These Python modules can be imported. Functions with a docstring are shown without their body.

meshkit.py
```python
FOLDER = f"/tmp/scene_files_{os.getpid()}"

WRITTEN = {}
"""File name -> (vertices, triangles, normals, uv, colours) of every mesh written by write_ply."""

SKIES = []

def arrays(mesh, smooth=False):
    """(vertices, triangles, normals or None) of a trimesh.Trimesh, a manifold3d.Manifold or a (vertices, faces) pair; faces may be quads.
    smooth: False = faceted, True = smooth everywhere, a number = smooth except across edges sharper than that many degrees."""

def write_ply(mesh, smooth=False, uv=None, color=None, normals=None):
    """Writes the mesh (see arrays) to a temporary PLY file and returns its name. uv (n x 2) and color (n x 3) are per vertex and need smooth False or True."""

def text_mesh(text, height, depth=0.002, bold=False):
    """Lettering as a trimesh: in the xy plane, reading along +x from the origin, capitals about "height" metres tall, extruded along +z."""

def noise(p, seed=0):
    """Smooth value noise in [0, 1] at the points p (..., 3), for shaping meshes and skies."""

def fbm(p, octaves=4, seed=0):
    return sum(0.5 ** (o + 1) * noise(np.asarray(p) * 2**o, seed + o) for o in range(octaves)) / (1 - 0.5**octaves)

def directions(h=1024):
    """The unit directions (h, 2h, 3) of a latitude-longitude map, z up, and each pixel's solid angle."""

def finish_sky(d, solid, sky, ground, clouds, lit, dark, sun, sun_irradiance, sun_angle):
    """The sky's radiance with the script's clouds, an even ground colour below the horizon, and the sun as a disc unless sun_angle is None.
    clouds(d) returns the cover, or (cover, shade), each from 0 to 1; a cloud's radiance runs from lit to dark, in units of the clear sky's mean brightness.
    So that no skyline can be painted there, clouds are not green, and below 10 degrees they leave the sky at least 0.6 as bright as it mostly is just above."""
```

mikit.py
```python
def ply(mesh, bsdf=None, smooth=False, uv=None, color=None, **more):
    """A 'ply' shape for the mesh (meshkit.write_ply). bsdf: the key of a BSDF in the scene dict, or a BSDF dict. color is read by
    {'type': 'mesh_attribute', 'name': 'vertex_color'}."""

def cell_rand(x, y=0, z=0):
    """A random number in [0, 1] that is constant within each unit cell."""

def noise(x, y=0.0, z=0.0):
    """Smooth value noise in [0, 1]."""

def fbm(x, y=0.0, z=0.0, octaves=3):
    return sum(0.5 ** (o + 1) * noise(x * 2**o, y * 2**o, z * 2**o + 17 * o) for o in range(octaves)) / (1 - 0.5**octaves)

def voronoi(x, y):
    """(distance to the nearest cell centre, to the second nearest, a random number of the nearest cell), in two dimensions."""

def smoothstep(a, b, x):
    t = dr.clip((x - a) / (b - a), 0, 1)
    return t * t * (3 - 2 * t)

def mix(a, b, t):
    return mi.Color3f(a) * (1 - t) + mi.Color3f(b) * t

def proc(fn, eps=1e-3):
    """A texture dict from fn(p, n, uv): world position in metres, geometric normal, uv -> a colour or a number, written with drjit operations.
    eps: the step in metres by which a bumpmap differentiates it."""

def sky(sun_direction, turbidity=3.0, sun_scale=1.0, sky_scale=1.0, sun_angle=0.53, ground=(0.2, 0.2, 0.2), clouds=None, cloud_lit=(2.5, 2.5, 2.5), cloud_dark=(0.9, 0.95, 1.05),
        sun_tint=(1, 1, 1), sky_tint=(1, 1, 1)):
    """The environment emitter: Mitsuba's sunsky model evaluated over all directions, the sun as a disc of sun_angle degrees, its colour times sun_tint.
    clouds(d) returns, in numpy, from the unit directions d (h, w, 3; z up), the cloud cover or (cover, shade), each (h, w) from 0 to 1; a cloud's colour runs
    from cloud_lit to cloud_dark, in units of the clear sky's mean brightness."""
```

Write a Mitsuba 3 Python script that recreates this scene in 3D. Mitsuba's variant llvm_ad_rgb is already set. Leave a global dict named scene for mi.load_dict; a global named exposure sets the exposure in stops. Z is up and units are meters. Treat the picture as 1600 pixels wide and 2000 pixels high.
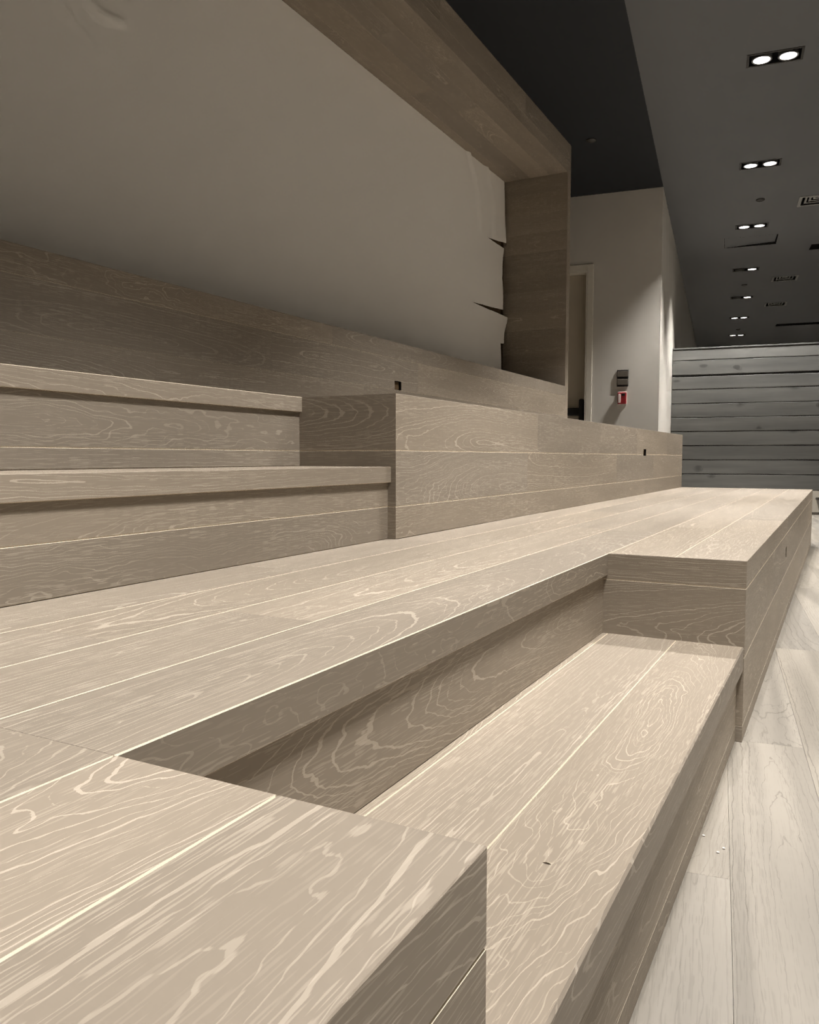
import math, random
import numpy as np
import trimesh
import manifold3d as m3
import shapely.geometry as sg
import drjit as dr
import mitsuba as mi
import mikit
from mikit import noise, fbm, voronoi, cell_rand, smoothstep, mix

S = 0.85                      # metres per drawing unit
scene, labels = {}, {}
rng = random.Random(11)
T = mi.ScalarTransform4f

# ------------------------------------------------------------------ camera, exposure
YAW, PITCH, ROLL, FPX = 0.4896, -0.0673, 0.0011, 1580.0
CAM = np.array([0.1964, -0.4769, 0.7083])
_f = np.array([-math.sin(YAW) * math.cos(PITCH), math.cos(YAW) * math.cos(PITCH), math.sin(PITCH)])
_r = np.array([math.cos(YAW), math.sin(YAW), 0.0])
_u = np.cross(_r, _f)
_up = _u * math.cos(ROLL) - _r * math.sin(ROLL)
scene['camera'] = {
    'type': 'perspective', 'fov': math.degrees(2 * math.atan(800 / FPX)), 'fov_axis': 'x', 'near_clip': 0.02, 'far_clip': 200.0,
    'to_world': T().look_at(origin=(CAM * S).tolist(), target=((CAM + _f) * S).tolist(), up=_up.tolist())}
exposure = 0.0

# ------------------------------------------------------------------ lamps of the hall and an added fill row (built further down from these numbers)
WARM = np.array([1.0, 0.955, 0.90])
SPOT = 14.6                   # radiant intensity of one lamp head
LENS = 9.0                   # radiance of a lit lens
CUT, BEAM = 46.0, 34.0       # degrees from the lamp's axis
ROW_W = (0.82, 0.99)         # the two heads of a double downlight, across the hall
ROW_S = [-9.35, -7.07, -4.83, -2.56, -0.35, 1.86, 4.27, 6.52, 8.71, 11.17]
ROW2_DW = 2.9                 # unseen row of the same lamps, added at the right to fill vertical faces
ROW2_S = [-7.07, -4.83, -2.56]

# ------------------------------------------------------------------ frames of reference
ANG = math.radians(7.1)       # the hall runs at a slight angle to the seating
HS = np.array([-math.sin(ANG), math.cos(ANG), 0.0])   # along the hall
HW = np.array([math.cos(ANG), math.sin(ANG), 0.0])    # across the hall
HC = np.array([-1.519, 8.312, 0.0])                   # foot of the white wall's corner
X, Y, Z = np.eye(3)


def hall(w, s, z=0.0):
    return HC + HW * w + HS * s + Z * z


# ------------------------------------------------------------------ materials
def lin(r, g, b):
    c = np.array([r, g, b]) / 255.0
    return [float(v) for v in np.where(c <= 0.04045, c / 12.92, ((c + 0.055) / 1.055) ** 2.4)]


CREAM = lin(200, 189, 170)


def grain(u, v, sp=1.0):
    """(line, pore, tone, hue) of a sawn oak board whose number hides in the whole parts of u and v."""
    iu, jv = dr.floor((u + 16) / 32), dr.floor((v + 2) / 4)
    a, b = u - 32 * iu, v - 4 * jv
    k = lambda n: cell_rand(iu, jv, n)
    sx = iu * 37.0 + jv * 11.0
    d0 = 0.001 + 0.05 * k(1) * k(1)
    taper = (0.020 + 0.065 * k(2)) * dr.select(k(9) > 0.5, 1.0, -1.0)
    c = (k(3) - 0.5) * 0.13
    y = b - c + 0.030 * (noise(a * 1.5 + sx, 3.0, jv) - 0.5)
    d = d0 + taper * a + 0.05 * (noise(a * 1.3 + sx, 7.0, jv) - 0.5) + 0.012 * (noise(a * 5.0 + sx, 2.0, jv) - 0.5)
    amp = 0.006 + 0.040 * k(4) * k(4) * k(4)
    w = amp * (fbm(a * 7 + sx, b * 22, jv, 3) - 0.5)
    w = w + 0.0035 * (noise(a * 22 + sx, b * 60, jv) - 0.5) + 0.0016 * (noise(a * 70 + sx, b * 120, jv) - 0.5)
    r = dr.sqrt(y * y + d * d * 1.6 + 1e-6) + w
    ring = r / sp / (0.0050 + 0.0065 * k(5) * k(5))
    ring = ring + 0.9 * noise(ring * 0.45, sx, 1.0)
    num = dr.floor(ring)
    fr = ring - num
    rid = iu * 32 + jv
    heavy = cell_rand(num, rid, 6)
    width = 0.08 + 0.20 * cell_rand(num, rid, 5) * heavy
    dens = smoothstep(0.0, 0.06, fr) * (1 - smoothstep(width * 0.5, width * 1.7 + 0.05, fr))
    streak = 0.6 * noise(a * 24 + sx, b * 560, 1.0) + 0.4 * noise(a * 70 + sx, b * 1100, 2.0)
    line = smoothstep(0.42, 0.62, dens * (0.55 + 0.45 * heavy) + 0.75 * (streak - 0.5))
    patch = smoothstep(0.25, 0.6, noise(a * 2.2 + sx, b * 12, 3.0))
    line = line * (0.55 + 0.45 * heavy) * (0.50 + 0.50 * patch) * (0.75 + 0.25 * k(8))
    pd = noise(a * 32 + sx, b * 700, 4.0)
    pore = smoothstep(0.60, 0.80, pd) * (0.30 + 0.70 * smoothstep(0.3, 0.75, noise(a * 3 + sx, b * 26, 9.0)))
    return line, pore, k(6), k(7), fbm(a * 1.5 + sx, b * 12, 5.0, 2)


BASE, LINE = lin(134, 125, 113), lin(168, 159, 146)


def oak_fn(p, n, uv):
    u, v = uv.x, uv.y
    line, pore, tone, hue, cloud = grain(u, v)
    c = mix(BASE, LINE, dr.clip(0.95 * line + 0.50 * pore, 0, 1))
    c = c * (0.90 + 0.20 * tone) * (0.92 + 0.16 * cloud)
    c = c * mix([1.025, 1.0, 0.97], [1.0, 0.995, 1.0], hue)
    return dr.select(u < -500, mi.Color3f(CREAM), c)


FBASE, FLINE = lin(134, 129, 121), lin(101, 96, 88)


def floor_fn(p, n, uv):
    u, v = uv.x, uv.y
    line, pore, tone, hue, cloud = grain(u, v, 1.7)
    band = noise(u * 1.2, v * 38, 3.0) - 0.5
    swirl = noise(u * 1.6 + 2.0 * noise(u * 2.0, v * 7, 6.0), v * 26 + 5.0 * noise(u * 1.3, v * 5, 8.0), 2.0) - 0.5
    c = mix(FBASE, FLINE, dr.clip(0.60 * line + 0.25 * pore, 0, 1))
    c = c * (0.96 + 0.08 * tone) * (0.84 + 0.32 * cloud) * (1.0 + 0.16 * band) * (1.0 + 0.26 * swirl)
    c = c * mix([1.015, 1.0, 0.975], [0.99, 1.0, 1.02], hue)
    return dr.select(u < -500, mi.Color3f(lin(124, 117, 106)), c)


def timber_fn(p, n, uv):
    """Grey-stained softwood: long grain, knots with dark hearts."""
    u, v = uv.x, uv.y
    iu, jv = dr.floor((u + 16) / 32), dr.floor((v + 2) / 4)
    a, b = u - 32 * iu, v - 4 * jv
    s = iu * 19.0 + jv * 7.3
    f1, f2, cell = voronoi(a * 2.2 + s, b * 3.5 + s + 0.3 * noise(a * 6, b * 20))
    knot = dr.select(cell > 0.62, 1 - smoothstep(0.03, 0.17, f1), 0.0)
    ring = fbm(a * 1.4 + s, b * 18 + 3.0 * knot, 2.0, 3)
    fine = noise(a * 12 + s, b * 240, 1.0)
    c = mix(lin(78, 79, 78), lin(112, 112, 109), dr.clip(0.2 + 0.7 * ring + 0.12 * (fine - 0.5), 0, 1))
    return c * (1 - 0.45 * knot) * (0.9 + 0.2 * cell_rand(iu, jv, 3))


def plaster(col, amp=0.03, f=3.0):
    c = lin(*col)
    return lambda p, n, uv: mi.Color3f(c) * (1 - amp + 2 * amp * fbm(p.x * f, p.y * f, p.z * f, 3))


def bsdf(key, color, rough=0.6, spec=0.3, metallic=0.0, **more):
    if callable(color):
        color = mikit.proc(color)
    elif not isinstance(color, dict):
        color = {'type': 'rgb', 'value': lin(*color)}
    scene[key] = {'type': 'twosided', 'b': {'type': 'principled', 'base_color': color, 'roughness': rough, 'specular': spec, 'metallic': metallic, **more}}
    return key


bsdf('mat_oak', oak_fn, 0.50, 0.35)
bsdf('mat_floor', floor_fn, 0.42, 0.40)
bsdf('mat_timber', timber_fn, 0.42, 0.5)
bsdf('mat_carcass', (96, 80, 60), 0.8, 0.1)
bsdf('mat_wall', plaster((188, 184, 177), 0.02), 0.55, 0.3)
bsdf('mat_trim', (200, 195, 184), 0.4, 0.4)
bsdf('mat_door', (176, 166, 150), 0.5, 0.35)
bsdf('mat_ceiling', plaster((92, 94, 96), 0.03, 2.0), 0.45, 0.4)
bsdf('mat_ceiling_black', plaster((32, 36, 41), 0.03, 2.0), 0.6, 0.3)  # dimness of the ceiling over the seating, put into its colour
bsdf('mat_paper', plaster((232, 229, 223), 0.02, 1.3), 0.85, 0.1)
bsdf('mat_plinth', plaster((196, 190, 178), 0.02), 0.5, 0.3)
bsdf('mat_black', (12, 12, 12), 0.45, 0.4)
bsdf('mat_dark_metal', (46, 44, 41), 0.4, 0.5)
bsdf('mat_grey_plate', (88, 82, 74), 0.4, 0.5)
bsdf('mat_grille', (140, 140, 137), 0.5, 0.4)
bsdf('mat_red', (128, 36, 40), 0.3, 0.5)
bsdf('mat_lens', (206, 190, 186), 0.15, 0.5)
bsdf('mat_chrome', (190, 190, 188), 0.2, 0.5, 0.9)
bsdf('mat_reflector', (150, 150, 146), 0.3, 0.5, 0.6)
bsdf('mat_grey_bin', (120, 116, 110), 0.5, 0.3)
bsdf('mat_splinter', (60, 50, 38), 0.7, 0.2)
bsdf('mat_chip', (226, 222, 212), 0.8, 0.1)


# ------------------------------------------------------------------ helpers
def number(key):
    if key not in scene and key not in labels:
        return key
    n = 1
    while f'{key}_{n:03d}' in scene or f'{key}_{n:03d}' in labels:
        n += 1
    return f'{key}_{n:03d}'


def thing(name, label, cat=None, kind=None, group=None):
    key = number(name)
    labels[key] = {'label': label}
    if cat:
        labels[key]['category'] = cat
    if kind:
        labels[key]['kind'] = kind
    if group:
        labels[key]['group'] = group
    return key


def put(key, mesh, mat, uv=None, smooth=False, label=None, kind=None, **more):
    """One entry; the mesh comes in drawing units."""
    key = number(key)
    if hasattr(mesh, 'to_mesh'):
        mm = mesh.to_mesh()
        mesh = trimesh.Trimesh(mm.vert_properties[:, :3], mm.tri_verts, process=False)
    m = trimesh.Trimesh(np.asarray(mesh.vertices) * S, np.asarray(mesh.faces), process=False)
    scene[key] = mikit.ply(m, mat, smooth, uv=uv, **more)
    if label or kind:
        labels[key] = {k: v for k, v in (('label', label), ('kind', kind)) if v}
    return key


def tag_one(name, mesh, mat, label, cat=None, kind=None, group=None, **more):
    key = put(name, mesh, mat, **more)
    labels[key] = {k: v for k, v in (('label', label), ('category', cat), ('kind', kind), ('group', group)) if v}
    return key


def frame_box(o, A, B, N, a, b, n):
    """A box over the ranges a, b, n of the axes A, B, N."""
    m = trimesh.creation.box(bounds=[[a[0], b[0], n[0]], [a[1], b[1], n[1]]])
    M = np.eye(4)
    M[:3, 0], M[:3, 1], M[:3, 2], M[:3, 3] = A, B, N, o
    m.apply_transform(M)
    return m


def soft_box(o, A, B, N, a, b, n, r):
    """The same with chamfered edges."""
    pts = []
    for i in a:
        for j in b:
            for k in n:
                si, sj, sk = (1 if i == a[0] else -1), (1 if j == b[0] else -1), (1 if k == n[0] else -1)
                pts += [(i + si * r, j + sj * r, k), (i + si * r, j, k + sk * r), (i, j + sj * r, k + sk * r)]
    pts = np.array(pts)
    m = trimesh.convex.convex_hull(pts)
    M = np.eye(4)
    M[:3, 0], M[:3, 1], M[:3, 2], M[:3, 3] = A, B, N, o
    m.apply_transform(M)
    return m


def box(x, y, z):
    return trimesh.creation.box(bounds=[[x[0], y[0], z[0]], [x[1], y[1], z[1]]])


def join(*ms):
    return trimesh.util.concatenate(list(ms))


def to_manifold(m):
    m = m.copy()
    m.merge_vertices()
    return m3.Manifold(m3.Mesh(np.asarray(m.vertices, np.float32), np.asarray(m.faces, np.uint32)))


def from_manifold(m):
    mm = m.to_mesh()
    return trimesh.Trimesh(mm.vert_properties[:, :3], mm.tri_verts, process=False)


TH, CH = 0.015, 0.0015


def board(key, o, A, B, N, la, lb, ids=None, low=False, me=(0, 0), mc=(0, 0), th=TH, cut=None, mat='mat_oak', ch=CH, chm=0.0009, wave=0.0, endseam=(0, 0), label=None):
    """A plank: grain along A (length la), width lb along B, face towards N at o. me / mc: mitred ends / edges; cut: a box to take out."""
    g = 0.0002
    c, e = (chm if mc[0] else ch), (chm if mc[1] else ch)
    prof = [(th if mc[0] else 0.0, -th), (0.0, -c), (c, 0.0), (lb - e, 0.0), (lb, -e), (lb - th if mc[1] else lb, -th)]
    prof = [(min(max(b, g), lb - g) if not (mc[0] or mc[1]) else b, h) for b, h in prof]
    v, f = [], []
    for e in (0, 1):
        for b, h in prof:
            a = (-h if me[0] else g) if e == 0 else (la + h if me[1] else la - g)
            v.append(np.asarray(o) + A * a + B * b + N * h)
    for i in range(6):
        j = (i + 1) % 6
        f += [[i, j, 6 + j], [i, 6 + j, 6 + i]]
    for i in range(1, 5):
        f += [[0, i + 1, i], [6, 6 + i, 6 + i + 1]]
    m = trimesh.Trimesh(np.array(v), np.array(f), process=False)
    if m.volume < 0:
        m.invert()
    if cut is not None:
        m = from_manifold(to_manifold(m) - to_manifold(cut))
    m = trimesh.Trimesh(m.vertices[m.faces].reshape(-1, 3), np.arange(3 * len(m.faces)).reshape(-1, 3), process=False)
    d = m.vertices - np.asarray(o)
    fn = np.repeat(m.face_normals, 3, axis=0)
    a, b, h = d @ A - la / 2, d @ B - lb / 2, d @ N
    nn, nb = fn @ N, fn @ B
    if ids is None:
        ids = (rng.randrange(16), rng.randrange(32))
    uu, vv = a + (ids[2] if len(ids) > 2 else 0.0) + 32 * ids[0], np.where(np.abs(nn) > 0.5, b, np.where(np.abs(nb) > 0.5, b + h, b)) + 4 * ids[1]
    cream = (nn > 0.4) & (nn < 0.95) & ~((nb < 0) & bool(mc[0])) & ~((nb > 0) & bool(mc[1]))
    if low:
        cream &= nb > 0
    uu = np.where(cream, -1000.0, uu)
    return put(key + '__plank', m, mat, uv=np.stack([uu, vv], 1), label=label)


def row(key, o, A, B, N, a0, a1, lb, joints=(), **k):
    """A course of planks along A from a0 to a1 with butt joints."""
    me, cut, idl = k.pop('me', (0, 0)), k.pop('cut', None), k.pop('ids', None)
    xs = [a0] + [j for j in joints if a0 + 0.02 < j < a1 - 0.02] + [a1]
    for i in range(len(xs) - 1):
        board(key, np.asarray(o) + A * xs[i], A, B, N, xs[i + 1] - xs[i], lb,
              me=(me[0] if i == 0 else 0, me[1] if i == len(xs) - 2 else 0), cut=cut, ids=None if not idl else idl[i], **k)


def joints(a0, a1, lo=1.1, hi=2.1):
    out, x = [], a0 + rng.uniform(0.4, hi)
    while x < a1 - 0.3:
        out.append(x)
        x += rng.uniform(lo, hi)
    return out


# ------------------------------------------------------------------ the seating: measures
H1, H2, H3 = 0.4547, 0.9047, 1.3547
Y0, YB, YE = -3.0, 1.655, 6.8          # near end, far end of the lower notch, far end of the tiers
X2, X3, X4 = -1.017, -2.034, -2.64
YN, Y2 = 0.055, 1.71                   # the notch of the middle tier
NOTCH = 0.342
ZR = [0.0, 0.041, 0.2135, 0.386, H1]   # courses of the lowest front

# ------------------------------------------------------------------ the hall: floor, ceiling, walls
S0, S1, W1 = -13.0, 16.0, 5.6
fl = thing('floor', 'pale grey-brown oak plank floor of the hall', kind='structure')
put(fl + '__slab', frame_box(HC, HW, HS, Z, (-3.2, W1), (S0, S1), (-0.2, -0.016)), 'mat_carcass')
k0 = -3
for k in range(k0, 18):
    w0 = 0.65 + 0.175 * (k - 1)
    near = w0 > -0.6
    js = joints(S0, S1, 1.6, 2.4) if k not in (0, 1, 2) else {0: [-9.3, -7.51, -5.4], 1: [-8.9, -6.78, -4.9], 2: [-9.6, -7.7, -5.66, -3.7]}[k] + [-2.2, 0.1, 1.9, 3.6]
    row(fl, HC + HW * w0, HS, HW, -Z * -1, -9.9, 4.0, 0.175, [j for j in js if -9.9 < j < 4.0], mat='mat_floor', ch=0.0003,
        ids=None)
for nm, (wa, wb), (sa, sb) in (('far', (-3.2, W1), (4.0, S1)), ('near', (-3.2, W1), (S0, -9.9)), ('right', (0.65 + 0.175 * 17, W1), (-9.9, 4.0)), ('left', (-3.2, 0.65 - 0.175 * 4), (-9.9, 4.0))):
    m = frame_box(HC, HW, HS, Z, (wa, wb), (sa, sb), (-0.016, -0.0003))
    uv = np.stack([(m.vertices - HC) @ HS, (m.vertices - HC) @ HW], 1)
    put(fl + '__surround', m, 'mat_floor', uv=uv)

CZ = 3.5
holes = []
for dw, s in [(0.0, s) for s in ROW_S] + [(ROW2_DW, s) for s in ROW2_S]:
    holes.append(frame_box(HC, HW, HS, Z, (dw + 0.735, dw + 1.075), (s - 0.085, s + 0.085), (CZ - 0.05, CZ + 0.12)))
VENTS = [(1.345, 0.845), (1.305, 4.955), (1.305, 7.225)]
for w, s in VENTS:
    holes.append(frame_box(HC, HW, HS, Z, (w + 0.03, w + 0.34), (s + 0.03, s + 0.34), (CZ - 0.05, CZ + 0.08)))
SLOTS = [(1.665, 3.05), (1.65, 9.83)]
for w, s in SLOTS:
    holes.append(frame_box(HC, HW, HS, Z, (w, w + 1.5), (s, s + 0.3), (CZ - 0.05, CZ + 0.10)))
HATCH = (0.60, 1.23, 2.36, 2.86)
holes.append(frame_box(HC, HW, HS, Z, HATCH[:2], HATCH[2:], (CZ - 0.05, CZ + 0.12)))
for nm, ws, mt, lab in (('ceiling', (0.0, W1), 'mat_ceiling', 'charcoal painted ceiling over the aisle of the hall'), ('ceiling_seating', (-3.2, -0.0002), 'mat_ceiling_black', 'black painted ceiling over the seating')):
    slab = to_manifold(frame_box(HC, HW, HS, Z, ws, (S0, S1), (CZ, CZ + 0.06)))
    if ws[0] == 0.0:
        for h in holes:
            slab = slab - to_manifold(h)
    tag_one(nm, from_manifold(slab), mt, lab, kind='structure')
tag_one('trim_1', frame_box(HC, HW, HS, Z, (-3.3, W1 + 0.1), (S0 - 0.1, S1 + 0.1), (CZ + 0.14, CZ + 0.2)), 'mat_black', 'dark void above the ceiling', kind='structure')

DW = (-1.66, -0.76)            # door opening
DZ = 2.70
back = to_manifold(frame_box(HC, HW, HS, Z, (-2.2, 0.0), (0.0, 0.25), (0.0, CZ)))
back = back - to_manifold(frame_box(HC, HW, HS, Z, DW, (-0.05, 0.13), (-0.1, DZ)))
tag_one('wall_back', from_manifold(back), 'mat_wall', 'off-white end wall with the door behind the seating', kind='structure')
tag_one('wall_hall', frame_box(HC, HW, HS, Z, (-0.25, 0.0), (0.2502, S1), (0.0, CZ)), 'mat_wall', 'long off-white wall receding down the hall under the downlights', kind='structure')
tag_one('wall_far', frame_box(HC, HW, HS, Z, (-3.2, W1), (S1, S1 + 0.2), (0.0, CZ)), 'mat_wall', 'far end wall of the hall', kind='structure')
tag_one('wall_right', frame_box(HC, HW, HS, Z, (W1, W1 + 0.2), (S0, S1), (0.0, CZ)), 'mat_wall', 'right-hand wall of the hall', kind='structure')
tag_one('wall_rear', frame_box(HC, HW, HS, Z, (-3.2, W1), (S0 - 0.2, S0), (0.0, CZ)), 'mat_wall', 'wall behind the viewer', kind='structure')
tag_one('wall_left', box((-3.3, -2.76), (-5.2, 8.4), (0.0, CZ)), 'mat_wall', 'wall behind the timber portal', kind='structure')

# door
dr_ = thing('door_1', 'off-white door in a painted frame beside the timber portal', kind='structure')
put(dr_ + '__door_leaf', soft_box(HC, HW, HS, Z, (DW[0] + 0.012, DW[1] - 0.012), (0.085, 0.125), (0.01, DZ - 0.012), 0.003), 'mat_door')
cas = join(soft_box(HC, HW, HS, Z, (DW[1], DW[1] + 0.065), (-0.022, 0.0), (0.0, DZ + 0.075), 0.004),
           soft_box(HC, HW, HS, Z, (DW[0] - 0.065, DW[0]), (-0.022, 0.0), (0.0, DZ + 0.075), 0.004),
           soft_box(HC, HW, HS, Z, (DW[0], DW[1]), (-0.022, 0.0), (DZ, DZ + 0.075), 0.004))
put(dr_ + '__door_casing', cas, 'mat_trim')
jam = join(frame_box(HC, HW, HS, Z, (DW[1] - 0.011, DW[1]), (-0.02, 0.13), (0.0, DZ)),
           frame_box(HC, HW, HS, Z, (DW[0], DW[0] + 0.011), (-0.02, 0.13), (0.0, DZ)),
           frame_box(HC, HW, HS, Z, (DW[0] + 0.011, DW[1] - 0.011), (-0.02, 0.13), (DZ - 0.011, DZ)))
put(dr_ + '__door_jamb', jam, 'mat_trim')
pb = put(dr_ + '__panic_bar', soft_box(HC, HW, HS, Z, (DW[0] + 0.10, -0.81), (0.005, 0.05), (1.165, 1.25), 0.01), 'mat_black', label='black push bar')
put(pb + '__end_case', join(soft_box(HC, HW, HS, Z, (-0.835, -0.785), (0.0, 0.085), (1.06, 1.345), 0.01),
                            soft_box(HC, HW, HS, Z, (DW[0] + 0.03, DW[0] + 0.10), (0.0, 0.085), (1.12, 1.29), 0.01)), 'mat_black')

# ------------------------------------------------------------------ lowest tier
t1 = thing('seating_platform', 'lowest oak-clad seating tier, a broad low deck with a stair notch cut in front', 'platform')
g = TH + 0.0005
put(t1 + '__carcass', join(box((-1.05, -NOTCH - 0.03), (Y0, YE - g), (0.0, H1 - g)),
                           box((-NOTCH - 0.03, -g), (Y0, -g), (0.0, H1 - g)),
                           box((-NOTCH - 0.03, -g), (YB + g, YE - g), (0.0, H1 - g))), 'mat_carcass')
DX = [0.0, -0.17, -NOTCH, -0.516, -0.69, -0.866]
for i in range(2):              # the two front courses, broken by the notch
    m = (0, 0) if i else (0, 1)
    row(t1, (DX[i + 1], 0, H1), Y, -X * -1, Z, Y0, 0.0, DX[i] - DX[i + 1], [[-1.6], [-2.0]][i], me=(0, 1), mc=m, ids=[(3, 4), (0, 28, -0.38)] if i == 0 else [(2, 3), (5, 24, -1.28)])
    row(t1, (DX[i + 1], 0, H1), Y, X, Z, YB, YE, DX[i] - DX[i + 1], [[3.1, 4.9], [2.6, 4.2, 5.8]][i], me=(1, 1), mc=m)
row(t1, (DX[3], 0, H1), Y, X, Z, Y0, 0.0, DX[2] - DX[3], [-1.3])
row(t1, (DX[3], 0, H1), Y, X, Z, 0.0, YE, DX[2] - DX[3], [2.35, 4.3], me=(0, 1), mc=(0, 0), ids=[(4, 8, 0.95), (0, 13), (8, 22)])
row(t1, (DX[4], 0, H1), Y, X, Z, Y0, YE, DX[3] - DX[4], [-1.4, 0.547, 2.4, 3.9, 5.4], me=(0, 1))
row(t1, (DX[5], 0, H1), Y, X, Z, Y0, YE, DX[4] - DX[5], [-1.0, 0.304, 1.95, 3.3, 4.9], me=(0, 1))
row(t1, (-1.046, 0, H1), Y, X, Z, Y0, Y2, 0.18, [-0.9, 1.0])
row(t1, (X2 + 0.0006, 0, H1), Y, X, Z, Y2, YE, DX[5] - X2 - 0.0006, [3.0, 4.4, 5.9], me=(0, 1))
HOLE1 = (3.29, 3.37, 0.279, 0.328)
cut1 = box((-0.05, 0.05), HOLE1[:2], HOLE1[2:])
for i in range(4):              # front faces
    mc = (0, 1) if i == 3 else (0, 0)
    o = np.array([0.0, 0.0, ZR[i]])
    row(t1, o, Y, Z, X, Y0, 0.0, ZR[i + 1] - ZR[i], [[-1.2], [-1.9], [-0.9], [-1.5]][i], me=(0, 1), mc=mc, low=i <= 1, ch=0.0007 if i == 0 else CH)
    row(t1, o, Y, Z, X, YB, YE, ZR[i + 1] - ZR[i], [[3.5, 5.0], [3.0, 4.6], [2.6, 4.4, 5.9], [3.4, 5.2]][i], me=(1, 1), mc=mc, low=i <= 1, ch=0.0007 if i == 0 else CH, cut=cut1 if i == 2 else None)
    # end faces of the notch and of the tier
    board(t1, (-NOTCH - 0.026, YB, ZR[i]), X, Z, -Y, NOTCH + 0.026, ZR[i + 1] - ZR[i], me=(0, 1), mc=mc, low=i <= 1, ch=0.0007 if i == 0 else CH, ids=[(4, 9), (6, 2), (5, 24, -0.42), (4, 28)][i])
    board(t1, (0, 0, ZR[i]), -X, Z, Y, NOTCH + 0.026, ZR[i + 1] - ZR[i], me=(1, 0), mc=mc, low=i <= 1, ch=0.0007 if i == 0 else CH)
    board(t1, (0, YE, ZR[i]), -X, Z, Y, 1.0, ZR[i + 1] - ZR[i], me=(1, 0), mc=mc, low=i <= 1, ch=0.0007 if i == 0 else CH)
# nosing and riser at the back of the notch
NB = H1 - 0.058
nz = board(t1, (-NOTCH, 0.0003, NB), Y, Z, X, YB - 0.0006, 0.058, ids=(7, 29))
board(t1, (-NOTCH - 0.011, 0.0003, 0.2412), Y, Z, X, YB - 0.0006, NB - 0.2412, ids=(5, 3, -0.15))

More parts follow.
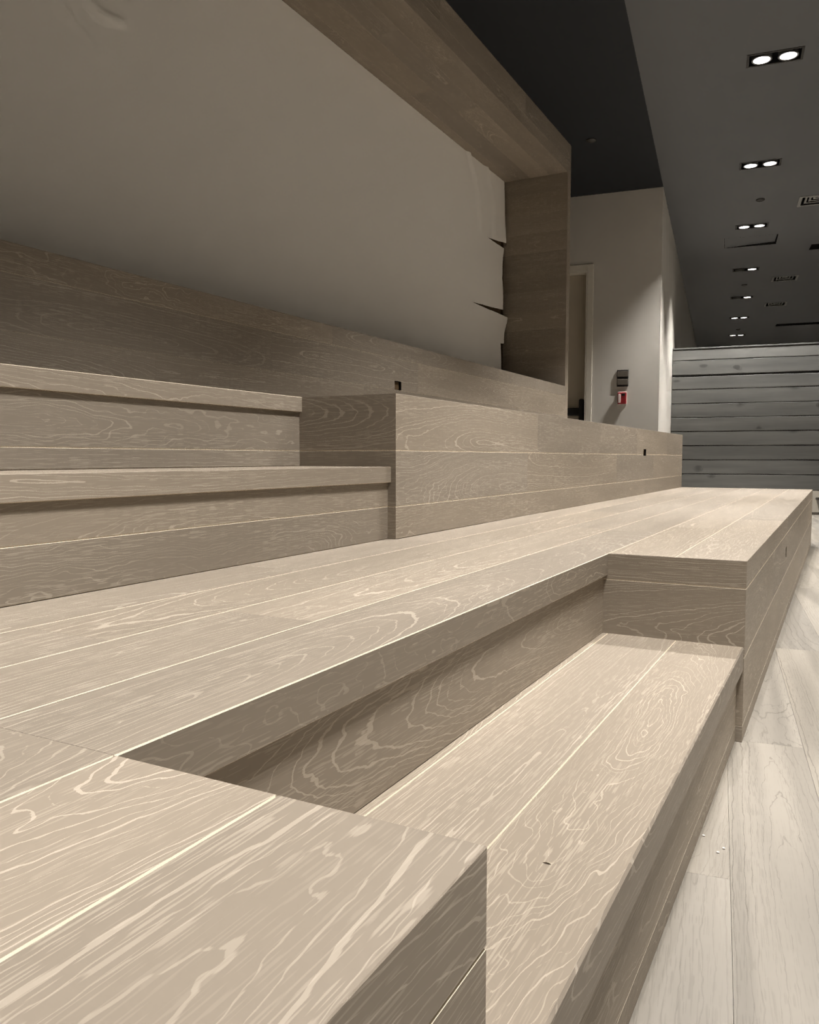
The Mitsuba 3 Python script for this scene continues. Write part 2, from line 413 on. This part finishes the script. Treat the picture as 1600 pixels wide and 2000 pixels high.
# lower aisle step
st = thing('aisle_step', 'low oak step set into the notch of the lowest tier', 'step')
HSTEP, SX = 0.241, -0.002
put(st + '__carcass', box((-NOTCH - 0.018, -0.035), (0.004, YB - 0.004), (0.0, HSTEP - g)), 'mat_carcass')
for a, b, ii in ((-0.338, -0.163, (12, 19)), (-0.163, SX, (5, 4))):
    board(st, (a, 0.0006, HSTEP), Y, X, Z, YB - 0.0012, b - a, ids=ii, mc=(0, 1) if b == SX else (0, 0), chm=0.003)
board(st, (-NOTCH - 0.019, 0.0006, HSTEP), Y, X, Z, YB - 0.0012, 0.0228, ids=(3, 3))
board(st, (SX, 0.0006, HSTEP - 0.06), Y, Z, X, YB - 0.0012, 0.06, mc=(0, 1), ids=(5, 11), chm=0.003)
for z0, z1 in ((0.0, 0.041), (0.041, HSTEP - 0.06)):
    board(st, (-0.016, 0.0006, z0 + 0.0002), Y, Z, X, YB - 0.0012, z1 - z0 - 0.0004, low=True, ch=0.0005)

# ------------------------------------------------------------------ middle tier
t2 = thing('seating_platform', 'middle oak-clad seating tier standing behind the lowest deck', 'platform')
put(t2 + '__carcass', join(box((X3 + 0.0005, X2 - 0.351 - 0.03), (Y0, YE - g), (H1 + 0.001, H2 - g)),
                           box((X2 - 0.39, X2 - g), (Y0, YN - g), (H1 + 0.001, H2 - g)),
                           box((X2 - 0.39, X2 - g), (Y2 + g, YE - g), (H1 + 0.001, H2 - g))), 'mat_carcass')
Z2 = [H1 + 0.0004, 0.556, 0.73, H2]
HOLE2 = (5.25, 5.345, 0.722, 0.768)
cut2 = box((X2 - 0.05, X2 + 0.05), HOLE2[:2], HOLE2[2:])
for i in range(3):
    mc = (0, 1) if i == 2 else (0, 0)
    dz = Z2[i + 1] - Z2[i]
    o = np.array([X2, 0, Z2[i]])
    row(t2, o, Y, Z, X, Y2, YE, dz, [[3.9, 5.3], [2.9, 4.5, 5.6], [3.03, 4.1, 5.05, 6.1]][i], me=(1, 1), mc=mc, cut=cut2 if i >= 1 else None,
        ids=[None, [(0, 26, -0.2), (5, 12), (8, 1), (0, 29)], [(2, 21), (6, 13), (9, 0), (4, 28), (9, 20)]][i])
    row(t2, o, Y, Z, X, Y0, YN, dz, [-1.4 + 0.3 * i], me=(0, 1), mc=mc)
    board(t2, (X2 - 0.377, Y2, Z2[i]), X, Z, -Y, 0.377, dz, me=(0, 1), mc=mc, ids=[(4, 28), (13, 17), (0, 13, 0.38)][i])
    board(t2, (X2, YN, Z2[i]), -X, Z, Y, 0.377, dz, me=(1, 0), mc=mc)
    board(t2, (X2, YE, Z2[i]), -X, Z, Y, 1.0, dz, me=(1, 0), mc=mc)
xs2 = [X2, X2 - 0.174, X2 - 0.351, X2 - 0.525, X2 - 0.70, X2 - 0.874, X3 + 0.0006]
for i in range(6):
    wd = xs2[i] - xs2[i + 1]
    if i < 2:
        row(t2, (xs2[i + 1], 0, H2), Y, X, Z, Y0, YN, wd, [-1.1 - i * 0.6], me=(0, 1), mc=(0, 1) if i == 0 else (0, 0))
        row(t2, (xs2[i + 1], 0, H2), Y, X, Z, Y2, YE, wd, [3.2 + i * 0.5, 5.0], me=(1, 1), mc=(0, 1) if i == 0 else (0, 0))
    else:
        row(t2, (xs2[i + 1], 0, H2), Y, X, Z, Y0, YE, wd, joints(Y0, YE), me=(0, 1))
NB2 = H2 - 0.0487
board(t2, (X2 - 0.351, YN + 0.0003, NB2), Y, Z, X, Y2 - YN - 0.0006, 0.0487, ids=(13, 2))
for z0, z1, ii in ((0.6802, 0.73, (13, 17)), (0.73, NB2, (3, 15))):
    board(t2, (X2 - 0.362, YN + 0.0003, z0), Y, Z, X, Y2 - YN - 0.0006, z1 - z0, ids=ii)

# upper aisle step
su = thing('aisle_step', 'upper oak step between the lowest deck and the middle tier, at the left', 'step')
HU = 0.6797
put(su + '__carcass', box((X2 - 0.36, X2 - 0.046), (YN + 0.004, Y2 - 0.004), (H1 + 0.0005, HU - g)), 'mat_carcass')
for a, b in ((X2 - 0.3615, X2 - 0.19), (X2 - 0.19, X2 - 0.0168)):
    board(su, (a, YN + 0.0006, HU), Y, X, Z, Y2 - YN - 0.0012, b - a, mc=(0, 1) if b > X2 - 0.1 else (0, 0))
board(su, (X2 - 0.0168, YN + 0.0006, HU - 0.0487), Y, Z, X, Y2 - YN - 0.0012, 0.0487, mc=(0, 1), ids=(4, 28))
for z0, z1, ii in ((H1 + 0.0005, 0.556, (11, 30)), (0.556, HU - 0.0487, (11, 22))):
    board(su, (X2 - 0.028, YN + 0.0006, z0), Y, Z, X, Y2 - YN - 0.0012, z1 - z0, ids=ii)

# ------------------------------------------------------------------ upper wall with sill, and the timber portal
YJ, YO = 6.70, 6.79            # inner and outer face of the far jamb
ZS = 3.245                     # soffit
t3 = thing('seating_platform', 'topmost oak-clad tier wall running below the paper-covered opening', 'platform')
put(t3 + '__carcass', box((-2.70, X3 - g), (Y0, YJ - 0.001), (H1, H3 - g)), 'mat_carcass')
Z3 = [H2 + 0.0004, 1.088, 1.262, H3]
HOLE3 = (3.53, 3.608, 1.089, 1.139)
cut3 = box((X3 - 0.05, X3 + 0.05), HOLE3[:2], HOLE3[2:])
for i in range(3):
    row(t3, (X3, 0, Z3[i]), Y, Z, X, Y0, YJ, Z3[i + 1] - Z3[i], [[-0.4, 1.728, 3.2, 4.6, 5.7], [0.3, 2.417, 3.815, 5.3], [0.9, 2.9, 4.4, 5.9]][i],
        mc=(0, 1) if i == 2 else (0, 0), cut=cut3 if i == 1 else None, ch=0.0008)
xs3 = [X3, X3 - 0.174, X3 - 0.348, X3 - 0.522, X4]
for i in range(4):
    row(t3, (xs3[i + 1], 0, H3), Y, X, Z, Y0, YJ, xs3[i] - xs3[i + 1], joints(Y0, YJ), mc=(0, 1) if i == 0 else (0, 0))

pf = thing('timber_portal', 'oak-lined portal of soffit, fascia and end jamb around the papered opening', 'portal')
put(pf + '__carcass', join(box((-2.75, X3 - g), (Y0, YO - g), (ZS + g, CZ - 0.001)),
                           box((-2.75, X3 - g), (YJ + g, YO - g), (H2, ZS + g)),
                           box((-2.75, X4 - 0.03), (Y0, YJ + g), (H3, ZS + g))), 'mat_carcass')
for i in range(4):
    row(pf, (xs3[i], 0, ZS), Y, -X, -Z, Y0, YJ, xs3[i] - xs3[i + 1], [[0.2, 2.2, 4.4], [1.6, 3.9, 5.1], [0.7, 2.9, 4.7], [1.9, 4.2]][i], mc=(1, 0) if i == 0 else (0, 0), ch=0.0006)
z = H3 + 0.0004
while z < ZS - 0.001:
    zt = min(z + 0.174, ZS)
    board(pf, (X4 - 0.002, YJ, z), X, Z, -Y, X3 - X4 + 0.002, zt - z, me=(0, 1), ch=0.0005)
    z = zt
for z0, z1, jj in ((ZS, 3.335, [1.0, 3.2, 5.0]), (3.335, CZ - 0.001, [2.1, 4.1, 5.6])):
    row(pf, (X3, 0, z0), Y, Z, X, Y0, YO, z1 - z0, jj, mc=(1, 0) if z0 == ZS else (0, 0), ch=0.0006)
board(pf, (X3, YO, H2 + 0.001), Z, -Y, X, ZS - H2 - 0.002, YO - YJ, mc=(0, 1))
for i in range(6):
    z0 = H2 + 0.43 * i
    board(pf, (X3 - 0.001, YO, z0 + 0.0004), -X, Z, Y, 0.7, min(0.43, CZ - 0.002 - z0))

# protective paper over the opening
PX = X4 + 0.004
edge = [(6.673, 3.243), (6.664, 2.942), (6.692, 2.690), (6.50, 2.668), (6.302, 2.654), (6.50, 2.648), (6.692, 2.646), (6.614, 2.363), (6.652, 2.076),
        (6.36, 2.056), (5.96, 2.037), (6.35, 2.026), (6.692, 2.008), (6.69, 1.985), (6.673, 1.87), (6.666, 1.768), (6.58, 1.758), (6.583, 1.524), (6.583, H3 + 0.003)]
poly = sg.Polygon([(5.6, H3 + 0.003), (5.6, 3.243)] + edge)
pv, pfc = [], []


def add_tri(pts, tri):
    n = len(pv)
    pv.extend(pts)
    pfc.extend([[n + a, n + b, n + c] for a, b, c in tri])


gy = np.concatenate([np.arange(Y0, 1.6, 0.2), np.arange(1.6, 2.4, 0.02), np.arange(2.4, 5.59, 0.1), [5.6]])
gz = np.concatenate([np.arange(H3 + 0.003, 2.33, 0.06), np.arange(2.35, 3.23, 0.02), [3.243]])
for i in range(len(gy) - 1):
    for j in range(len(gz) - 1):
        add_tri([(gy[i], gz[j]), (gy[i + 1], gz[j]), (gy[i + 1], gz[j + 1]), (gy[i], gz[j + 1])], [(0, 1, 2), (0, 2, 3)])
for yy in np.arange(5.6, 6.70, 0.0275):
    for zz in np.arange(H3, 3.25, 0.0275):
        q = poly.intersection(sg.box(yy, zz, yy + 0.0275, zz + 0.0275))
        for gq in getattr(q, 'geoms', [q]):
            if gq.geom_type == 'Polygon' and gq.area > 1e-8:
                vv, ff = trimesh.creation.triangulate_polygon(gq)
                add_tri([tuple(p) for p in vv], ff.tolist())
P = np.array(pv)


def seg_dist(P, line):
    best = np.full(len(P), 9.0)
    for a, b in zip(line[:-1], line[1:]):
        a, b = np.array(a), np.array(b)
        t = np.clip(((P - a) @ (b - a)) / ((b - a) @ (b - a)), 0, 1)
        best = np.minimum(best, np.linalg.norm(P - a - t[:, None] * (b - a), axis=1))
    return best


ss = lambda a, b, x: np.clip((x - a) / (b - a), 0, 1) ** 2 * (3 - 2 * np.clip((x - a) / (b - a), 0, 1))
dx = np.zeros(len(P))
for ln, amp, sg_ in (([(1.78, 2.68), (1.847, 2.541), (1.899, 2.486), (1.975, 2.449), (2.03, 2.40)], 0.014, 0.014),
                     ([(1.92, 2.70), (1.974, 2.602), (2.045, 2.578), (2.155, 2.593)], 0.024, 0.016),
                     ([(5.86, 3.25), (5.997, 3.10), (6.096, 2.91), (6.13, 2.70)], 0.020, 0.025),
                     ([(6.25, 3.25), (6.40, 3.0), (6.44, 2.72)], 0.018, 0.03)):
    dx += amp * np.exp(-(seg_dist(P, ln) / sg_) ** 2)
dx += 0.016 * ss(6.05, 6.69, P[:, 0]) * (0.6 + 0.4 * np.sin(P[:, 1] * 9.0))
dx += 0.028 * ss(6.25, 6.69, P[:, 0]) * np.exp(-((P[:, 1] - 2.0) / 0.10) ** 2) * (P[:, 1] < 2.034)
dx += 0.02 * ss(6.25, 6.69, P[:, 0]) * np.exp(-((P[:, 1] - 2.69) / 0.16) ** 2) * (P[:, 1] > 2.655)
dx += 0.006 * ss(6.14, 6.16, P[:, 0]) * (P[:, 1] < 2.5) * ss(2.5, 2.4, P[:, 1]) + 0.005 * ss(6.35, 6.37, P[:, 0]) * (P[:, 1] < 2.03)
dx += 0.004 * np.sin(P[:, 0] * 1.1) * np.sin(P[:, 1] * 2.0)
dx += 0.004
pm = trimesh.Trimesh(np.stack([PX + dx, P[:, 0], P[:, 1]], 1), np.array(pfc), process=False)
pm.merge_vertices()
if pm.face_normals[:, 0].mean() < 0:
    pm.invert()
tag_one('protective_paper', pm, 'mat_paper', 'grey-white protective paper over the portal opening, torn along its far edge', 'paper sheet', smooth=True)

# step-light recesses: an open metal box in a cut-out
for (y0, y1, z0, z1), xf, lab in ((HOLE1, 0.0, 'small empty box cut into the front of the lowest tier'),
                                  (HOLE2, X2, 'small empty box cut into the front of the middle tier'),
                                  (HOLE3, X3, 'small empty box cut into the topmost tier wall')):
    b = to_manifold(box((xf - 0.019, xf - 0.003), (y0 + 0.0003, y1 - 0.0003), (z0 + 0.0003, z1 - 0.0003))) - to_manifold(box((xf - 0.018, xf + 0.1), (y0 + 0.002, y1 - 0.002), (z0 + 0.002, z1 - 0.002)))
    k = thing('wall_box', lab, 'box')
    put(k + '__shell', from_manifold(b), 'mat_black')

# ------------------------------------------------------------------ grey board partition
SB = 2.3
bp = thing('board_partition', 'partition of weathered grey horizontal boards at the end of the seating', 'partition')
put(bp + '__backing', frame_box(HC, HW, HS, Z, (0.004, 2.9), (SB + 0.035, SB + 0.12), (0.0, 2.10)), 'mat_black')
put(bp + '__plinth', soft_box(HC, HW, HS, Z, (0.004, 2.9), (SB + 0.006, SB + 0.034), (0.03, 0.30), 0.003), 'mat_plinth', label='pale base panel')
put(bp + '__kick_strip', soft_box(HC, HW, HS, Z, (0.004, 2.9), (SB + 0.002, SB + 0.034), (0.0005, 0.0295), 0.003), 'mat_grey_plate', label='dark strip along the floor')
zt = [2.115, 1.975, 1.785, 1.60, 1.415, 1.235, 1.055, 0.87, 0.685, 0.50, 0.305]
br = random.Random(5)
for i in range(len(zt) - 1):
    n = 12
    z1, z0 = zt[i] - (0.020 if i == 2 else 0.002), zt[i + 1]
    us = np.linspace(0.004, 2.9, n + 1)
    ph = br.uniform(0, 9)
    top = z1 + 0.006 * np.sin(us * 3.1 + ph) * np.cos(us * 7.7 + ph) * 0.5 - 0.002
    bot = z0 + 0.003 * np.sin(us * 2.3 + ph * 2) * np.cos(us * 6.1)
    lean = br.uniform(0.000, 0.006)
    v, f = [], []
    for u_, a, b in zip(us, top, bot):
        for z_, s_ in ((b, SB + 0.010), (b + 0.006, SB + 0.003), (a - 0.006, SB + lean), (a, SB + lean + 0.008), (a, SB + 0.034), (b, SB + 0.034)):
            v.append(hall(u_, s_, z_))
    for q in range(n):
        for e in range(6):
            a, b = q * 6 + e, q * 6 + (e + 1) % 6
            f += [[a, b, b + 6], [a, b + 6, a + 6]]
    for e in range(1, 5):
        f += [[0, e + 1, e], [n * 6, n * 6 + e, n * 6 + e + 1]]
    m = trimesh.Trimesh(np.array(v), np.array(f), process=False)
    if m.volume < 0:
        m.invert()
    uv = np.stack([(m.vertices - HC) @ HW - 1.4 + 32 * br.randrange(16), m.vertices[:, 2] - (z0 + z1) / 2 + 4 * br.randrange(32)], 1)
    put(bp + '__board', m, 'mat_timber', uv=uv)
cm = soft_box(HC, HW, HS, Z, (0.004, 2.9), (SB - 0.004, SB + 0.125), (2.1155, 2.135), 0.004)
put(bp + '__cap', cm, 'mat_timber', uv=np.stack([(cm.vertices - HC) @ HW, (cm.vertices - HC) @ HS], 1))

# ------------------------------------------------------------------ fittings on the end wall
wp = thing('wall_control', 'dark two-module control plate on the off-white wall above the red alarm', 'wall plate')
put(wp + '__back_plate', soft_box(HC, HW, HS, Z, (-0.432, -0.314), (-0.012, -0.0002), (1.465, 1.64), 0.003), 'mat_black')
for z0 in (1.483, 1.568):
    put(wp + '__panel', soft_box(HC, HW, HS, Z, (-0.428, -0.318), (-0.020, -0.0122), (z0, z0 + 0.06), 0.003), 'mat_grey_plate')
fa = thing('fire_alarm', 'small red alarm device on the off-white wall below the dark control plate', 'alarm')
put(fa + '__base', soft_box(HC, HW, HS, Z, (-0.422, -0.325), (-0.012, -0.0002), (1.275, 1.412), 0.004), 'mat_lens', label='pale back plate')
put(fa + '__body', soft_box(HC, HW, HS, Z, (-0.420, -0.328), (-0.042, -0.0122), (1.278, 1.400), 0.008), 'mat_red')
put(fa + '__lens', soft_box(HC, HW, HS, Z, (-0.412, -0.385), (-0.062, -0.0422), (1.29, 1.385), 0.006), 'mat_lens', label='clear strobe lens')
put(fa + '__sounder', soft_box(HC, HW, HS, Z, (-0.378, -0.342), (-0.046, -0.0422), (1.365, 1.388), 0.0015), 'mat_black', label='dark sounder slot')

# ------------------------------------------------------------------ ceiling fittings
def tube_ring(r0, r1, z0, z1, n=40):
    return trimesh.creation.annulus(r_min=r0, r_max=r1, height=z1 - z0, sections=n, transform=trimesh.transformations.translation_matrix([0, 0, (z0 + z1) / 2]))


def at_hall(m, w, s, z):
    m = m.copy()
    M = np.eye(4)
    M[:3, 0], M[:3, 1], M[:3, 2], M[:3, 3] = HW, HS, Z, hall(w, s, z)
    m.apply_transform(M)
    return m


ORD = ['', '', '', 'nearest double downlight in view, both lamps lit', 'second double downlight from the near end, above the corner of the white wall', 'third double downlight from the near end, just before the ceiling hatch',
       'fourth double downlight from the near end, its left lamp unlit', 'fifth double downlight from the near end, its left lamp unlit', 'sixth double downlight from the near end, both lamps small and lit',
       'farthest double downlight in view, just above the board partition']
scene['lens_glow'] = {'type': 'diffuse', 'reflectance': {'type': 'rgb', 'value': [0.3, 0.3, 0.3]}}
for i, (dw, s) in enumerate([(0.0, s) for s in ROW_S] + [(ROW2_DW, s) for s in ROW2_S]):  # the last ones are the added fill row, out of view
    o_ = HC + HW * dw
    lab = (ORD + [''] * 20)[i] or 'double downlight further along the ceiling row, out of view'
    k = thing('downlight', lab, 'downlight', group=None if (ORD + [''] * 20)[i] else 'downlights out of view')
    hous = to_manifold(frame_box(o_, HW, HS, Z, (0.7355, 1.0745), (s - 0.0845, s + 0.0845), (CZ + 0.001, CZ + 0.115))) - to_manifold(frame_box(o_, HW, HS, Z, (0.739, 1.071), (s - 0.081, s + 0.081), (CZ - 0.1, CZ + 0.11)))
    put(k + '__housing', from_manifold(hous), 'mat_black')
    fr = to_manifold(frame_box(o_, HW, HS, Z, (0.722, 1.088), (s - 0.098, s + 0.098), (CZ - 0.004, CZ - 0.0002))) - to_manifold(frame_box(o_, HW, HS, Z, (0.738, 1.072), (s - 0.082, s + 0.082), (CZ - 0.1, CZ + 0.1)))
    put(k + '__frame', from_manifold(fr), 'mat_dark_metal')
    for j, w in enumerate(ROW_W):
        w = w + dw
        lit = not (j == 0 and i in (6, 7))
        hd = at_hall(tube_ring(0.056, 0.067, 0.0, 0.05), w, s, CZ - 0.007)
        hk = put(k + '__lamp_head', hd, 'mat_chrome', smooth=30)
        disc = at_hall(trimesh.creation.cylinder(0.0555, 0.004, sections=40), w, s, CZ + (-0.002 if lit else 0.025))
        if lit:
            put(hk + '__lens', disc, 'lens_glow', emitter={'type': 'area', 'radiance': {'type': 'rgb', 'value': (LENS * np.array([1.0, 0.95, 0.86])).tolist()}, 'sampling_weight': 0.03})
            p = hall(w, s, CZ - 0.009) * S
            scene[f'beam_{i}_{j}'] = {'type': 'spot', 'to_world': T().look_at(origin=p.tolist(), target=(p - Z).tolist(), up=[0, 1, 0]),
                                      'intensity': {'type': 'rgb', 'value': (SPOT * WARM).tolist()}, 'cutoff_angle': CUT, 'beam_width': BEAM,
                                      'sampling_weight': 1.0 if s < -0.5 and dw < 1 else 0.7 if dw > 1 else 0.5 if s < 3 else 0.15}
        else:
            put(hk + '__lens', disc, 'mat_reflector', label='unlit lamp')

for (w, s), lab in zip(VENTS, ('square ceiling air vent nearest the viewer, at the right edge', 'square ceiling air vent between the fourth and fifth downlights', 'farthest square ceiling air vent')):
    k = thing('air_vent', lab, 'air vent')
    for q, (a, zz) in enumerate(((0.0, 0.0), (0.062, 0.012), (0.104, 0.020), (0.146, 0.026))):
        b = 0.37 - a
        wd = (0.031 if q == 0 else 0.022)
        pts = []
        m = to_manifold(frame_box(HC, HW, HS, Z, (w + a, w + b), (s + a, s + b), (CZ - 0.006 + zz, CZ - 0.0003 + zz))) - to_manifold(frame_box(HC, HW, HS, Z, (w + a + wd, w + b - wd), (s + a + wd, s + b - wd), (CZ - 0.1, CZ + 0.2)))
        put(k + ('__frame' if q == 0 else '__louvre'), from_manifold(m), 'mat_grille')
    put(k + '__throat', from_manifold(to_manifold(frame_box(HC, HW, HS, Z, (w + 0.031, w + 0.339), (s + 0.031, s + 0.339), (CZ + 0.001, CZ + 0.075))) - to_manifold(frame_box(HC, HW, HS, Z, (w + 0.036, w + 0.334), (s + 0.036, s + 0.334), (CZ - 0.1, CZ + 0.07)))), 'mat_black')
for (w, s), lab in zip(SLOTS, ('black rectangular ceiling slot at the right, beyond the hatch', 'long black ceiling slot far away above the board partition')):
    k = thing('ceiling_slot', lab, 'ceiling slot')
    put(k + '__shell', from_manifold(to_manifold(frame_box(HC, HW, HS, Z, (w + 0.0005, w + 1.4995), (s + 0.0005, s + 0.2995), (CZ + 0.0005, CZ + 0.095))) - to_manifold(frame_box(HC, HW, HS, Z, (w + 0.004, w + 1.496), (s + 0.004, s + 0.296), (CZ - 0.1, CZ + 0.09)))), 'mat_black')
    put(k + '__baffle', join(*[frame_box(HC, HW, HS, Z, (w + 0.005, w + 1.495), (s + t, s + t + 0.008), (CZ + 0.02, CZ + 0.085)) for t in (0.09, 0.20)]), 'mat_black')
w0, w1, s0, s1 = HATCH
k = thing('ceiling_hatch', 'square ceiling access hatch left ajar beyond the third downlight', 'hatch')
fr = to_manifold(frame_box(HC, HW, HS, Z, (w0 + 0.0005, w1 - 0.0005), (s0 + 0.0005, s1 - 0.0005), (CZ + 0.0005, CZ + 0.115))) - to_manifold(frame_box(HC, HW, HS, Z, (w0 + 0.004, w1 - 0.004), (s0 + 0.004, s1 - 0.004), (CZ - 0.1, CZ + 0.2)))
put(k + '__frame', from_manifold(fr), 'mat_black')
tl = math.atan2(0.030, w1 - w0)
A = HW * math.cos(tl) + Z * math.sin(tl)
N = np.cross(A, HS)
put(k + '__panel', soft_box(hall(w0, s0, CZ), A, HS, N, (0.0045, w1 - w0 - 0.010), (0.0045, s1 - s0 - 0.008), (0.001, 0.016), 0.001), 'mat_ceiling')
prof = [(0.0, -0.022), (0.012, -0.021), (0.030, -0.017), (0.042, -0.010), (0.045, -0.006), (0.045, -0.0005), (0.0, -0.0005)]
for (w, s), lab in zip(((0.955, 0.80), (0.913, 5.41), (0.915, 10.27), (-0.513, -1.52)), (
        'small round sprinkler cap on the ceiling between the second and third downlights', 'small round sprinkler cap between the fourth and fifth downlights',
        'small round sprinkler cap before the farthest downlight', 'dark round sprinkler cap on the black ceiling beside the portal')):
    tag_one('sprinkler_cap', at_hall(trimesh.creation.revolve(np.array(prof), sections=28), w, s, CZ), 'mat_dark_metal', lab, 'sprinkler', smooth=40)

# ------------------------------------------------------------------ small things on the floor and steps
b = thing('waste_bin', 'small grey bin with black base at the right edge before the partition', 'bin')
def lathe(pts, x, n=28):
    return at_hall(trimesh.creation.revolve(np.array(pts), sections=n), *x)
bx = (1.835, 2.1, 0.0)
put(b + '__body', lathe([(0.0, 0.0505), (0.066, 0.0505), (0.105, 0.20), (0.103, 0.20), (0.064, 0.054), (0.0, 0.054)], bx), 'mat_grey_bin', smooth=40)
put(b + '__base', lathe([(0.0, 0.0005), (0.055, 0.0005), (0.067, 0.05), (0.0, 0.05)], bx), 'mat_black', smooth=40)
put(b + '__rim', lathe([(0.104, 0.2002), (0.112, 0.2002), (0.112, 0.222), (0.104, 0.222), (0.104, 0.2002)], bx), 'mat_dark_metal', smooth=40)
sp = trimesh.convex.convex_hull(np.array([(-0.006, 0, 0), (-0.001, 0.0012, 0), (0.005, 0.0, 0), (0.0, -0.0008, 0), (-0.001, 0.0005, 0.0012), (0.003, 0, 0.001)]))
sp.apply_translation((-0.088, 0.395, HSTEP + 0.0004))
tag_one('wood_splinter', sp, 'mat_splinter', 'tiny dark wood splinter lying on the tread of the low step', 'splinter')
for w, s in ((0.605, -7.36), (0.63, -7.42), (0.64, -7.40)):
    c = trimesh.creation.icosphere(1, 0.0022)
    c.vertices *= [1.3, 0.9, 0.6]
    c.apply_translation(hall(w, s, 0.0018))
    tag_one('plaster_chip', c, 'mat_chip', 'white plaster chip lying on the floor beside the low step', 'chip', group='plaster chips on the floor')
